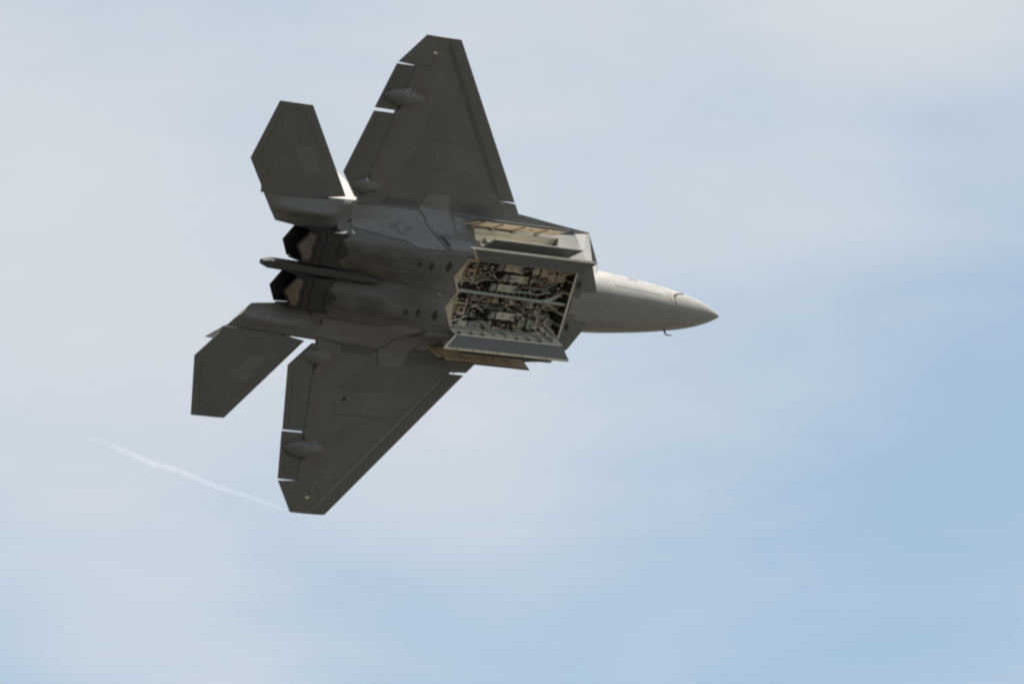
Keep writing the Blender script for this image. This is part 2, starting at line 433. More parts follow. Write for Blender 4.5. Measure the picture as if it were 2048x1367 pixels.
# ------------------------------------------------------------------ wings
def s_le(w): return 12.91 - (6.78 - w) * .9004
def s_hl(w): return 9.62 + (w - 2.44) * (13.41 - 9.62) / (6.78 - 2.44)
def s_ht(w): return 14.80 - (w - 2.1) * (14.80 - 14.27) / (5.92 - 2.1)
def s_te(w): return 15.63 - (w - 2.73) * .2233 if w < 5.92 else 14.92 - (w - 5.92) * (14.92 - 14.18) / (6.79 - 5.92)
def wz(w): return -.045 - max(0, w - 2.2) * .205 / 4.58
def half_t(s, w):
    c0, c1 = s_le(w), s_te(w); f = min(1, max(0, (s - c0) / (c1 - c0)))
    T = .150 - (w - 2.2) * .095 / 4.58
    return max(.006, T * 2.15 * (f ** .72) * ((1 - f) ** .9) * .93 + .006)
def wing_panel(name, spans, front, back, mat, parent, side, nc=8, droop=0.0, hinge=None, label=None):
    rings = []
    for w in spans:
        a, b_ = front(w), back(w); lo, up = [], []
        for i in range(nc + 1):
            s = a + (b_ - a) * i / nc; h = half_t(s, w); dz = -droop * (s - (hinge(w) if hinge else a))
            lo.append(L(s, side * w, wz(w) - h + dz)); up.append(L(s, side * w, wz(w) + h * .9 + dz))
        rings.append(lo + up[::-1])
    V, F = loft(rings)
    return mesh_obj(name, V, F, mat, parent, True, 25, label)
def fr(a, b_, n_): return [a + (b_ - a) * i / n_ for i in range(n_ + 1)]
wings = {}
for side in (1, -1):
    spans = fr(1.9, 2.45, 2) + fr(2.47, 5.90, 12) + fr(5.93, 6.78, 4)
    def mf(w): return s_le(w) if w < 2.46 else s_hl(w) + .012
    def mb(w): return s_ht(w) - .012 if w < 5.92 else s_te(w)
    wing = wing_panel("wing", spans, mf, mb, 'skin', jet, side, 14)
    wings[side] = wing
    wing_panel("leading_edge_flap", fr(2.49 if side > 0 else 2.53, 6.78, 12), s_le, lambda w: s_hl(w) - .012, 'skin_edge', wing, side, 6, droop=.0)
    fl_in = lambda w: min(s_te(w), 14.88 + (w - 2.05) * (15.63 - 14.88) / (2.73 - 2.05))
    wing_panel("flaperon", [2.08, 2.3, 2.5, 2.73] + fr(2.9, 4.51, 6), lambda w: s_ht(w) + .012, fl_in, 'skin_edge', wing, side, 6, droop=.03, hinge=s_ht)
    wing_panel("aileron", fr(4.595 if side > 0 else 4.56, 5.88, 6), lambda w: s_ht(w) + .012, s_te, 'skin_edge', wing, side, 6, droop=-.01, hinge=s_ht)
    # actuator fairings under the hinge line
    for (s0, s1, wc, hw, dp) in ((13.50, 15.08, 4.99, .27, .20), (14.05, 15.2, 2.42, .23, .15)):
        rings = []
        for i in range(15):
            u = i / 14; s = s0 + (s1 - s0) * u
            k = (math.sin(math.pi * min(1, u * 1.25 + .0) * .5) ** .85) if u < .55 else math.cos((u - .55) / .45 * math.pi / 2) ** .8 * 1.0
            k = max(.02, k)
            rings.append([L(s, side * (wc + hw * k * math.cos(math.pi * j / 12)), wz(wc) - half_t(s, wc) * .8 - dp * k * math.sin(math.pi * j / 12) + .02) for j in range(13)])
        V, F = loft(rings)
        mesh_obj("actuator_fairing", V, F, 'skin', wing, True, 60)
    # wing tip lamp
    c = L(13.74, side * 6.32, wz(6.32) - half_t(13.74, 6.32))
    V, F = loft([[c + Vector((math.cos(2*math.pi*k/8) * .07 * r, math.sin(2*math.pi*k/8) * .035 * r, -h)) for k in range(8)] for r, h in ((1, -.01), (.8, .015), (.3, .025))])
    mesh_obj("wing_tip_lamp", V, F, 'lamp', wing, True, 60)
    c = L(9.52, side * 2.46, wz(2.46) - half_t(9.5, 2.46))
    box_obj("flap_stop", c, (.05, .05, .03), 'seal', wing)

# ------------------------------------------------------------------ tailplanes and tail booms
for side in (1, -1):
    sf = lambda w: 15.20 + (w - 2.05) * .882 if w > 2.05 else 15.20
    def sb(w):
        if w < 2.75: return 18.13 + (w - 1.9) * (18.91 - 18.13) / (2.75 - 1.9)
        return 18.91 - (w - 2.75) * (18.91 - 18.45) / (4.39 - 2.75)
    rings = []
    for w in [2.0, 2.05, 2.2, 2.5, 2.75, 3.1, 3.5, 4.0, 4.39]:
        a, b_ = sf(w), sb(w); lo, up = [], []
        for i in range(11):
            f = i / 10; T = .085 - (w - 2) * .022; h = max(.006, T * 2.1 * f ** .7 * (1 - f) ** .9 + .006)
            s = a + (b_ - a) * f
            ww = w if w > 2.03 else (2.04 - .13 * min(1, f * 2.2) - .04 * f)
            lo.append(L(s, side * ww, -h)); up.append(L(s, side * ww, h))
        rings.append(lo + up[::-1])
    V, F = loft(rings)
    mesh_obj("tailplane", V, F, 'skin_edge', jet, True, 25)
    # boom
    rings = []
    nw = 16
    for i in range(25):
        u = i / 24
        lo, up = [], []
        for j in range(nw + 1):
            v = j / nw
            wi = 1.05 + .11 * max(0, u - .72) / .28
            wo_ = 1.985 - .12 * max(0, (u - .25)) / .75
            w = wi + (wo_ - wi) * v
            s_end = 17.44 + (w - 1.16) * (18.13 - 17.44) / (1.88 - 1.16)
            s = 13.6 + (s_end - 13.6) * u
            th = .10 * (1 - max(0, u - .55) / .45) + .012
            edge = 1 - abs(2 * v - 1) ** 6
            bl = .20 * math.exp(-((w - 1.55) / .16) ** 2) * max(0, math.sin(math.pi * min(1, max(0, (s - 15.35) / 2.5))) ** .8)
            lo.append(L(s, side * w, -(th * (.25 + .75 * edge)) - bl)); up.append(L(s, side * w, th * (.25 + .75 * edge) + bl * .4))
        rings.append(lo + up[::-1])
    V, F = loft(rings)
    mesh_obj("tail_boom", V, F, 'skin', jet, True, 50)
    # fin with rudder, canted outboard
    def fin_pt(s, z, off=0.0):
        w = 1.72 + .53 * (z - .3)
        return L(s, side * (w + off * .884), z - off * .468)
    def fin_panel(name, lef, tef, mat, parent):
        rings = []
        for i in range(9):
            z = .15 + (2.42 - .15) * i / 8
            a, b_ = lef(z), tef(z); A, B = [], []
            for k in range(9):
                f = k / 8; fa = (a + (b_ - a) * f - le(z)) / (te(z) - le(z)); h = max(.006, (.10 - .02 * z) * 2 * fa ** .7 * (1 - fa) ** .9 + .004)
                A.append(fin_pt(a + (b_ - a) * f, z, h)); B.append(fin_pt(a + (b_ - a) * f, z, -h))
            rings.append(A + B[::-1])
        V, F = loft(rings)
        return mesh_obj(name, V, F, mat, parent, True, 25)
    le = lambda z: 13.78 + (z - .3) * .42 * 1.13 if True else 0
    te = lambda z: 16.50 + (2.42 - z) * .43 * 1.13 - max(0, .9 - z) * 1.1
    hg = lambda z: te(z) - .75
    fin = fin_panel("fin", le, lambda z: hg(z) - .012, 'fin', jet)
    fin_panel("rudder", lambda z: hg(z) + .012, te, 'fin', fin)

# ------------------------------------------------------------------ engine nozzles
for side in (1, -1):
    noz = bpy.data.objects.new("nozzle", None); noz.empty_display_size = .3; link(noz, jet)
    def chev(w, s_c, s_t): return s_c + (s_t - s_c) * (1 - min(1, abs(w - .64) / .43))
    def flap(name, z0, z1, th, s0, sc, st, mat, par, w0=.21, w1=1.07, nseg=8, front=None):
        rings = []
        for i in range(nseg + 1):
            w = w0 + (w1 - w0) * i / nseg; e = chev(w, sc, st); f0 = front(w) if front else s0
            lo = []; up = []
            for k in range(7):
                f = k / 6; s = f0 + (e - f0) * f; g = (s - s0) / (st - s0); z = z0 + (z1 - z0) * g
                t_ = th * (1 - .8 * f)
                lo.append(L(s, side * w, z - t_ / 2)); up.append(L(s, side * w, z + t_ / 2))
            rings.append(lo + up[::-1])
        V, F = loft(rings)
        return mesh_obj(name, V, F, mat, par, False)
    flap("lower_flap", -.46, -.335, .07, 15.2, 16.43, 16.76, 'nozzle', noz)
    flap("upper_flap", .36, .15, .07, 15.2, 16.52, 16.86, 'nozzle', noz)
    # heat-stained outer plate on the lower flap
    zf = lambda s: -.46 + (.125) * (s - 15.2) / 1.56 - .045
    poly = [(16.70, .64), (16.42, 1.0), (16.24, .98), (16.22, .82), (16.28, .62), (16.22, .40), (16.28, .28), (16.44, .27)]
    V = [L(s, side * w, zf(s)) for s, w in poly] + [L(s, side * w, zf(s) + .03) for s, w in poly]
    n_ = len(poly)
    F = [tuple(range(n_)), tuple(range(2*n_-1, n_-1, -1))] + [(i, (i+1) % n_, n_+(i+1) % n_, n_+i) for i in range(n_)]
    mesh_obj("heat_stained_plate", V, F, 'nozzle_tan', noz)
    for sa in (15.78, 16.02):
        poly = [(sa + .05, .24), (sa, .42), (sa + .07, .62), (sa - .02, .82), (sa + .03, 1.04)]
        V = [L(s, side * w, zf(s) - .004) for s, w in poly] + [L(s + .05, side * w, zf(s + .05) - .004) for s, w in poly]
        V += [p + Vector((0, 0, .02)) for p in V]
        k = len(poly); F = []
        for i in range(k - 1):
            F += [(i, i+1, k+i+1, k+i), (i, i+1, 2*k+i+1, 2*k+i), (k+i, k+i+1, 3*k+i+1, 3*k+i)]
        mesh_obj("flap_joint_strip", V, F, 'vent' if sa > 15.9 else 'nozzle', noz)
    for wv in (.175, 1.085):
        V = [L(s, side * (wv + o), z) for o in (0, .035) for s, z in ((15.1, -.5), (16.36, -.34), (16.5, .1), (16.46, .18), (15.1, .42))]
        F = [(0,1,2,3,4), (9,8,7,6,5)] + [(i, (i+1) % 5, 5+(i+1) % 5, 5+i) for i in range(5)]
        mesh_obj("side_wall", V, F, 'nozzle', noz)
    box_obj("flame_holder", L(15.28, side * .63, -.03), (.06, .86, .8), 'vent', noz)

# centre tail boom between the nozzles
rings = []
for s, hw, zc_, hz in [(13.72,.015,-.72,.02),(13.95,.10,-.66,.10),(14.3,.13,-.56,.14),(14.9,.14,-.42,.17),(15.5,.145,-.30,.18),(16.2,.145,-.18,.17),(16.8,.145,-.09,.14),(17.3,.14,-.03,.11),(17.52,.07,-.01,.07)]:
    rings.append([L(s, hw * w, zc_ + hz * z) for w, z in ((0,-1),(.6,-.92),(1,-.35),(1,.5),(.5,1),(-.5,1),(-1,.5),(-1,-.35),(-.6,-.92))])
V, F = loft(rings)
mesh_obj("centre_tail_boom", V, F, 'skin_boom', jet, True, 35)

# ------------------------------------------------------------------ plates and seams that hug the skin
def bvh_of(objs):
    V, P = [], []
    for o in objs:
        b0 = len(V); V += [v.co.copy() for v in o.data.vertices]; P += [tuple(i + b0 for i in p.vertices) for p in o.data.polygons]
    return BVHTree.FromPolygons(V, P)
SKIN = bvh_of([o for o in jet.children_recursive if o.type == 'MESH' and o.name.split('.')[0] in
               ("fuselage", "wing", "leading_edge_flap", "flaperon", "aileron", "tail_boom", "actuator_fairing", "inlet", "centre_tail_boom", "tailplane")])
NOSE = bvh_of([radome, forebody])
def drop(s, w, off, tree, d=Vector((0, 0, 1))):
    o = L(s, w, 0) - d * 4
    hit, nrm, _, _ = tree.ray_cast(o, d)
    if hit is None: return None
    if nrm.dot(d) > 0: nrm = -nrm
    return hit + nrm * off, hit + nrm * -.004
def plate(name, poly, mat, parent, off=.007, tree=None, d=Vector((0, 0, 1)), cuts=4, label=None):
    tree = tree or SKIN
    tris = tessellate_polygon([[Vector((s, w, 0)) for s, w in poly]])
    bm = bmesh.new(); vs_ = [bm.verts.new((s, w, 0)) for s, w in poly]
    for t_ in tris:
        try: bm.faces.new([vs_[i] for i in t_])
        except ValueError: pass
    if cuts: bmesh.ops.subdivide_edges(bm, edges=list(bm.edges), cuts=cuts, use_grid_fill=True)
    bmesh.ops.triangulate(bm, faces=bm.faces)
    rim = [e for e in bm.edges if e.is_boundary]
    low = {}
    bad = []
    for v in bm.verts:
        r = drop(v.co.x, v.co.y, off, tree, d)
        if r is None: bad.append(v); continue
        low[v] = r[1]; v.co = r[0]
    newv = {}
    for e in rim:
        if any(v in bad for v in e.verts): continue
        q = []
        for v in e.verts:
            if v not in newv: newv[v] = bm.verts.new(low[v])
            q.append(newv[v])
        bm.faces.new((e.verts[0], e.verts[1], q[1], q[0]))
    if bad: bmesh.ops.delete(bm, geom=bad, context='VERTS')
    bmesh.ops.recalc_face_normals(bm, faces=bm.faces)
    me = bpy.data.meshes.new(name); bm.to_mesh(me); bm.free(); me.materials.append(M[mat])
    o = link(bpy.data.objects.new(name, me), parent)
    if label: o["label"] = label
    return o
def seam(pts, width, parent, mat='seam', tree=None, off=.004, d=Vector((0, 0, 1)), name="panel_seam", step=.12):
    tree = tree or SKIN
    dense = []
    for a, b_ in zip(pts[:-1], pts[1:]):
        k = max(1, int(math.hypot(b_[0]-a[0], b_[1]-a[1]) / step))
        dense += [(a[0] + (b_[0]-a[0]) * i / k, a[1] + (b_[1]-a[1]) * i / k) for i in range(k)]
    dense.append(pts[-1])
    V, F = [], []; prev = None
    for i, p in enumerate(dense):
        q0, q1 = dense[max(0, i-1)], dense[min(len(dense)-1, i+1)]
        tx, ty = q1[0]-q0[0], q1[1]-q0[1]; m_ = math.hypot(tx, ty) or 1; nx, ny = -ty/m_, tx/m_
        r = [drop(p[0] + nx*width/2*k, p[1] + ny*width/2*k, off, tree, d) for k in (-1, 1)]
        if None in r: prev = None; continue
        V += [r[0][0], r[1][0], r[1][1], r[0][1]]; c = len(V) - 4
        if prev is not None:
            for a in range(3): F.append((prev+a, prev+a+1, c+a+1, c+a))
        prev = c
    if F: return mesh_obj(name, V, F, mat, parent)

for side in (1, -1):
    W = wings[side]
    m = lambda pts: [(s, side * w) for s, w in pts]
    # six-sided panel over the wing root fairing
    plate("wing_root_panel", m([(12.42,2.48),(11.66,2.48),(11.50,2.33),(11.55,2.22),(11.47,2.10),(11.50,1.98),(11.34,1.74),(11.42,1.47),(12.22,1.47),(12.44,1.70),(12.40,1.82),(12.63,2.02)]),
          'skin_mid', fuselage, .012, cuts=5)
    seam(m([(12.42,2.49),(11.66,2.49),(11.49,2.34),(11.54,2.22),(11.46,2.10),(11.49,1.98),(11.33,1.74),(11.41,1.46)]), .024, fuselage)
    seam(m([(12.22,1.46),(12.45,1.70),(12.41,1.82),(12.64,2.02),(12.42,2.49)]), .024, fuselage)
    # long flank panels
    plate("flank_panel", m([(15.0,1.86),(14.0,1.92),(12.68,1.95),(12.50,1.80),(12.50,1.70),(12.27,1.44),(11.95,1.12),(12.9,1.10),(13.3,1.22),(14.9,1.30)]), 'skin_mid', fuselage, .006, cuts=6)
    plate("root_cover", m([(14.0,1.99),(13.85,2.22),(12.75,2.22),(12.66,2.06)]), 'skin_dark', fuselage, .006)
    plate("root_cover", m([(11.40,2.30),(10.10,2.30),(9.95,2.02),(11.35,1.97)]), 'skin_edge', fuselage, .006)
    seam(m([(14.95,1.95),(12.66,2.00)]), .02, fuselage)
    seam(m([(11.93,1.10),(12.9,1.07),(13.3,1.19),(15.0,1.28)]), .02, fuselage)
    seam(m([(11.40,1.95),(10.7,1.93)]), .025, fuselage)
    seam(m([(9.70,2.44),(10.32,1.98)]), .02, fuselage)
    plate("access_panel", m([(11.28,1.92),(10.92,1.90),(10.78,1.72),(10.82,1.52),(11.26,1.55)]), 'skin_mid', fuselage, .006)
    plate("access_panel", m([(11.80,1.36),(11.38,1.40),(10.92,1.40),(10.78,1.28),(11.05,1.18),(11.72,1.16)]), 'skin_mid', fuselage, .006)
    plate("auxiliary_door", m([(12.22,1.44),(12.05,1.44),(11.72,1.15),(11.84,1.13)]), 'skin_dark', fuselage, .009)
    plate("auxiliary_vent", m([(12.02,1.42),(11.92,1.42),(11.74,1.25),(11.80,1.24)]), 'vent', fuselage, .014)
    # diamond vents on the belly
    for (sc, wc, a, b_) in ((11.72, .70, .13, .17), (12.38, .66, .10, .13), (12.83, .68, .08, .10)):
        plate("diamond_vent", m([(sc - a, wc + .02), (sc, wc + b_), (sc + a, wc - .02), (sc, wc - b_)]), 'vent', fuselage, .008, cuts=2)
    plate("diamond_vent", m([(6.54,.62),(6.62,.75),(6.72,.61),(6.64,.47)]), 'vent', fuselage, .008, cuts=2)
    # boom and hinge details
    plate("boom_drain", m([(15.02,1.42),(14.90,1.50),(14.86,1.46),(14.98,1.38)]), 'vent', fuselage, .008, cuts=1)
    seam(m([(15.55,1.26),(16.2,1.25),(17.3,1.20)]), .03, fuselage, 'skin_dark')
    # nozzle shroud: scorched skin behind the zigzag seam
    plate("nozzle_shroud", m([(15.42,1.19),(15.30,.98),(15.06,.62),(15.28,.40),(15.14,.24),(15.34,.22),(15.34,.6),(15.345,1.0),(15.345,1.12)]), 'nozzle', fuselage, .012, cuts=3)
    # wing hinge strips and seams
    plate("hinge_strip", m([(s_ht(w) - .03, w) for w in (2.15, 4.4)] + [(s_ht(w) - .20, w) for w in (4.4, 3.0)] + [(13.95, 2.75), (13.90, 2.3)]), 'skin_brown', W, .005, cuts=6)
    plate("hinge_strip", m([(s_ht(w) - .03, w) for w in (4.6, 5.85)] + [(13.75, 5.9), (13.72, 6.3), (13.45, 6.05), (13.95, 5.75), (13.98, 5.45), (13.55, 5.3), (13.40, 4.97), (13.75, 4.6)]), 'skin_brown', W, .005, cuts=6)
    plate("leading_edge_strip", m([(s_hl(w) + .02, w) for w in (2.6, 6.65)] + [(s_hl(w) + .18, w) for w in (6.5, 2.7)]), 'skin_mid' if side < 0 else 'skin_dark', W, .005, cuts=8)
    for ws_ in (3.1, 3.9):
        seam(m([(s_hl(ws_) + .5 + .3 * (ws_ - 3), ws_), (s_ht(ws_) - .9, ws_ + .05)]), .018, W, 'skin_dark')
    seam(m([(s_te(w) - .22, w) for w in (2.85, 3.6, 4.45)]), .02, W, 'skin_dark')
    seam(m([(s_te(w) - .20, w) for w in (4.65, 5.2, 5.8)]), .02, W, 'skin_dark')
    plate("diamond_vent", m([(13.27,3.5),(13.34,3.58),(13.41,3.5),(13.34,3.42)]), 'vent', W, .008, cuts=1) if side < 0 else None
    seam(m([(14.0, 5.93), (13.5, 6.0), (13.25, 6.35), (13.85, 6.70)]), .018, W, 'skin_dark')
    # faintly different repaired and removable panels
    for pts_, mt in (([(11.3,3.0),(10.7,3.0),(10.9,3.5),(11.9,3.9),(12.6,3.9),(12.6,3.3)], 'skin_b'), ([(13.6,2.9),(12.9,2.75),(12.8,3.25),(13.5,3.35)], 'skin_c'),
                     ([(13.2,4.2),(12.4,4.2),(12.9,4.9),(13.3,4.8)], 'skin_c'), ([(13.0,5.3),(13.0,5.9),(13.45,5.85),(13.5,5.5)], 'skin_b'), ([(14.2,3.5),(13.7,3.55),(13.75,4.2),(14.2,4.2)], 'skin_b')):
        plate("wing_panel", m(pts_), mt, W, .0035, cuts=4)
    for pts_, mt in (([(17.0,2.6),(16.4,2.6),(16.9,3.3),(17.6,3.2)], 'skin_b'), ([(18.0,2.4),(17.4,2.4),(17.6,3.0),(18.2,3.0)], 'skin_c'), ([(18.0,3.4),(17.5,3.4),(17.8,4.0),(18.2,4.0)], 'skin_c')):
        plate("tailplane_panel", m(pts_), mt, jet, .0035, cuts=3)
    # tailplane edge band
    seam(m([(16.35 + .0, 3.0), (17.55, 4.22), (18.25, 4.22), (18.62, 2.85), (18.1, 2.3)]), .02, jet, 'skin_dark', name="tailplane_seam")
# belly seams and blister
seam([(11.5,.0),(12.9,.0)], .02, fuselage)
for side in (1, -1):
    seam([(11.45, side*1.02),(12.1, side*1.0),(12.9, side*.35),(13.5, side*.2)], .016, fuselage, 'skin_dark')
    seam([(12.1, side*1.0),(11.95, side*.3)], .016, fuselage, 'skin_dark')
c, _ = drop(11.75, -.12, 0, SKIN)
V, F = loft([[c + Vector((math.cos(2*math.pi*k/10) * .12 * r, math.sin(2*math.pi*k/10) * .06 * r, -h)) for k in range(10)] for r, h in ((1, -.02), (.8, .03), (.35, .05))])
mesh_obj("blister_lamp", V, F, 'skin_light', fuselage, True, 60)

# star insignia on the starboard flank
ic, ir = (13.36, 1.50), .19
disc = [(ic[0] + ir*math.cos(2*math.pi*k/20), ic[1] + ir*.93*math.sin(2*math.pi*k/20)) for k in range(20)]
plate("insignia_disc", disc, 'mark', fuselage, .010, cuts=1)
star = []
for k in range(10):
    a = math.pi/2 + math.pi*k/5; r = ir*.9 if k % 2 == 0 else ir*.36
    star.append((ic[0] + r*math.cos(a), ic[1] + r*.93*math.sin(a)))
plate("insignia_star", star, 'skin_light', fuselage, .014, cuts=1)
for k in (-1, 1):
    x0 = ic[0] + k * (ir + .01)
    plate("insignia_bar", [(x0, ic[1]+.06), (x0 + k*.15, ic[1]+.06), (x0 + k*.15, ic[1]-.05), (x0, ic[1]-.05)], 'mark', fuselage, .010, cuts=1)

# forebody: probes, sensor window, seams
UPS = Vector((0, .80, .60)).normalized()
for side in (1, -1):
    d = Vector((0, side * .80, .60)).normalized()
    def on_nose(s, w, z, off=0.0):
        o = L(s, w, z) - d * 3
        hit, nrm, _, _ = NOSE.ray_cast(o, d)
        if hit is None: return L(s, w, z)
        if nrm.dot(d) > 0: nrm = -nrm
        return hit + nrm * off
    p0 = on_nose(2.32, side * .40, -.40, -.03)
    out = (p0 - L(2.32, 0, -.15)).normalized()
    path = smooth_path([p0, p0 + out * .10, p0 + out * .15 + Vector((.06, 0, 0)), p0 + out * .16 + Vector((.26, 0, 0))], 5)
    probe = tube_obj("air_data_probe", path, [.032 - .018 * i / (len(path)-1) for i in range(len(path))], 'black', jet, 8)
    def nose_strip(name, pts, width, mat, off=.004):
        V, F = [], []
        dense = smooth_path([Vector(p) for p in pts], 6)
        for i, p in enumerate(dense):
            q = dense[min(i+1, len(dense)-1)] - dense[max(i-1, 0)]
            t_ = Vector((0, q.z, -q.y)) if abs(q.x) < .02 else None
            a = on_nose(p.x, p.y, p.z, off)
            tang = Vector((-q.x, -q.y, q.z)).normalized()
            nn = (a - L(p.x, 0, -.15)); nn.x = 0; nn.normalize()
            bz = tang.cross(nn).normalized() * width / 2
            V += [a + bz, a - bz, a - bz - nn * (off + .004), a + bz - nn * (off + .004)]
            if i: c = 4*i; F += [(c-4, c-3, c+1, c), (c-3, c-2, c+2, c+1), (c-1, c-4, c, c+3)]
        mesh_obj(name, V, F, mat, forebody)
    k = side
    nose_strip("sensor_window", [(3.60, k*.70, -.10), (3.80, k*.715, -.10), (3.98, k*.73, -.10)], .075, 'vent', .006)
    nose_strip("forebody_seam", [(2.62, k*.52, -.20), (3.6, k*.62, -.20), (4.8, k*.70, -.22)], .022, 'skin_light')
    nose_strip("forebody_seam", [(2.60, k*.56, -.22), (2.66, k*.50, -.34), (2.6, k*.40, -.50), (2.50, k*.30, -.58)], .022, 'skin_mid')
    nose_strip("forebody_seam", [(3.0, k*.42, -.52), (4.0, k*.50, -.60), (5.0, k*.58, -.64)], .03, 'skin_mid')
    nose_strip("static_port", [(2.74, k*.62, -.16), (2.78, k*.62, -.16), (2.82, k*.62, -.16)], .05, 'seam', .005)

# ------------------------------------------------------------------ main weapon bay
bay = bpy.data.objects.new("weapon_bay", None); bay.empty_display_size = .3; link(bay, jet)
ZC = -.31
def wall_quad(name, a, b_, z0, z1, mat, parent=bay, th=.012):
    (s0, w0), (s1, w1) = a, b_
    tx, ty = s1-s0, w1-w0; m_ = math.hypot(tx, ty); nx, ny = -ty/m_*th, tx/m_*th
    V = [L(s0, w0, z0), L(s1, w1, z0), L(s1, w1, z1), L(s0, w0, z1), L(s0+nx, w0+ny, z0), L(s1+nx, w1+ny, z0), L(s1+nx, w1+ny, z1), L(s0+nx, w0+ny, z1)]
    F = [(0,1,2,3), (7,6,5,4), (0,4,5,1), (1,5,6,2), (2,6,7,3), (3,7,4,0)]
    return mesh_obj(name, V, F, mat, parent)
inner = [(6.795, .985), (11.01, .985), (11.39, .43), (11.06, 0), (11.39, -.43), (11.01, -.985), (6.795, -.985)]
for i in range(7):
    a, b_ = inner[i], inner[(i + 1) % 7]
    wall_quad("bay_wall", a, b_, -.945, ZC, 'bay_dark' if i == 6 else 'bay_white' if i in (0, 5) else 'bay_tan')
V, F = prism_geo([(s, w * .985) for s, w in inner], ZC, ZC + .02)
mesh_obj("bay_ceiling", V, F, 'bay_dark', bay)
# rim flange round the opening
for i in range(7):
    (s0, w0), (s1, w1) = inner[i], inner[(i + 1) % 7]
    cs, cw = 9.0, 0
    tx, ty = s1-s0, w1-w0; m_ = math.hypot(tx, ty); nx, ny = -ty/m_, tx/m_
    if nx*(cs-s0)+ny*(cw-w0) < 0: nx, ny = -nx, -ny
    wd = .05
    V = [L(s0, w0, -.952), L(s1, w1, -.952), L(s1+nx*wd, w1+ny*wd, -.948), L(s0+nx*wd, w0+ny*wd, -.948)]
    V += [p + Vector((0, 0, .025)) for p in V]
    mesh_obj("bay_rim", V, [(0,1,2,3), (7,6,5,4), (0,1,5,4), (1,2,6,5), (2,3,7,6), (3,0,4,7)], 'seal' if i == 6 else 'bay_grey' if i == 5 else 'bay_tan', bay)
# pointed shelves in the serrations
for k in (1, -1):
    V, F = prism_geo([(11.385, k*.43), (11.10, k*.80), (11.02, k*.62), (11.14, k*.12)], -.90, -.88)
    mesh_obj("aft_shelf", V, F, 'bay_tan', bay)
    # curved closing frame in front of the shelf
    path = smooth_path([L(10.92, k*.97, -.86), L(11.0, k*.80, -.84), L(11.02, k*.6, -.80), L(10.98, k*.35, -.76), L(10.86, k*.18, -.74)], 4)
    V, F = [], []
    for i, p in enumerate(path):
        V += [p + Vector((0,0,-.03)), p + Vector((.07,0,-.03)), p + Vector((.07,0,.2)), p + Vector((0,0,.2))]
        if i: c = 4*i; F += [(c-4+a, c-4+(a+1) % 4, c+(a+1) % 4, c+a) for a in range(4)]
    mesh_obj("aft_frame", V, F, 'bay_tan', bay)
    for sa, w0, w1 in ((10.72, .30, .92), (10.35, .2, .95)):
        box_obj("cross_frame", L(sa, k*(w0+w1)/2, -.62), (.04, w1-w0, .07), 'bay_tan', bay)
    for wa in (.36, .62, .84):
        box_obj("stringer", L(10.55, k*wa, -.60), (.55, .045, .08), 'bay_tan', bay)
    box_obj("junction_box", L(10.55, k*.55, -.66), (.26, .20, .14), 'bay_tan', bay, bev=.01)
    box_obj("junction_box_lid", L(10.55, k*.52, -.735), (.14, .10, .02), 'black', bay)

# transverse frames on the ceiling, each side of the keel
frame_s = [7.05, 7.36, 7.68, 8.0, 8.36, 8.70, 9.02, 9.40, 9.74, 10.06]
for k in (1, -1):
    for i, sa in enumerate(frame_s):
        h = .20 if i % 2 else .15
        wa, wb = .14 + random.uniform(0, .06), .97
        box_obj("roof_frame", L(sa, k*(wa+wb)/2, ZC - h/2), (.035, wb-wa, h), 'bay_tan' if i % 4 else 'bay_grey', bay)
        if i < 7:
            box_obj("roof_panel", L(sa + .17, k*.66, ZC - .05 - random.uniform(0, .05)), (.22, random.uniform(.3, .5), .03), random.choice(['bay_tan', 'bay_dark', 'bay_grey', 'bay_dark']), bay)
    for wa in (.30, .93):
        box_obj("longeron", L(8.9, k*wa, ZC - .06), (4.1, .04, .10), 'bay_grey', bay)
# forward bulkhead fittings: pale curved panels, cross braces
for k in (1, -1):
    for j, (sa, mat) in enumerate(((6.95, 'bay_tan'), (7.20, 'bay_white'), (7.50, 'bay_tan'))):
        rings = []
        for i in range(9):
            a = math.pi/2 * i/8
            w = .93 - .05*math.sin(a) - .42*(1-math.cos(a)); z = -.93 + .52*math.sin(a)
            p = [L(sa - .10, k*w, z), L(sa + .10, k*w, z), L(sa + .10, k*(w+.03), z+.03), L(sa - .10, k*(w+.03), z+.03)]
            rings.append(p)
        V, F = loft(rings)
        mesh_obj("shoulder_panel", V, F, mat, bay, True, 40)
    tube_obj("brace", [L(6.84, k*.95, -.90), L(7.22, k*.62, -.55)], .022, 'bay_white', bay)
    tube_obj("brace", [L(7.30, k*.96, -.92), L(7.05, k*.80, -.60)], .018, 'bay_grey', bay)
    box_obj("bulkhead_post", L(6.83, k*.30, -.62), (.04, .07, .6), 'bay_tan', bay)
    box_obj("bulkhead_post", L(6.83, k*.62, -.62), (.04, .06, .6), 'bay_grey', bay)

for k in (1, -1):
    for sa, w_, z_, ln, wd, mt in ((7.02, .74, -.60, .26, .40, 'bay_tan'), (7.33, .72, -.56, .26, .46, 'bay_tan'), (7.66, .78, -.58, .24, .30, 'bay_tan'), (7.98, .80, -.55, .20, .28, 'bay_white')):
        box_obj("forward_panel", L(sa, k*w_, z_), (ln, wd, .04), mt if k > 0 else 'bay_grey', bay, bev=.01)
        box_obj("forward_panel_strap", L(sa + ln*.5 + .03, k*w_, z_ - .03), (.03, wd*1.1, .05), 'bay_white', bay)
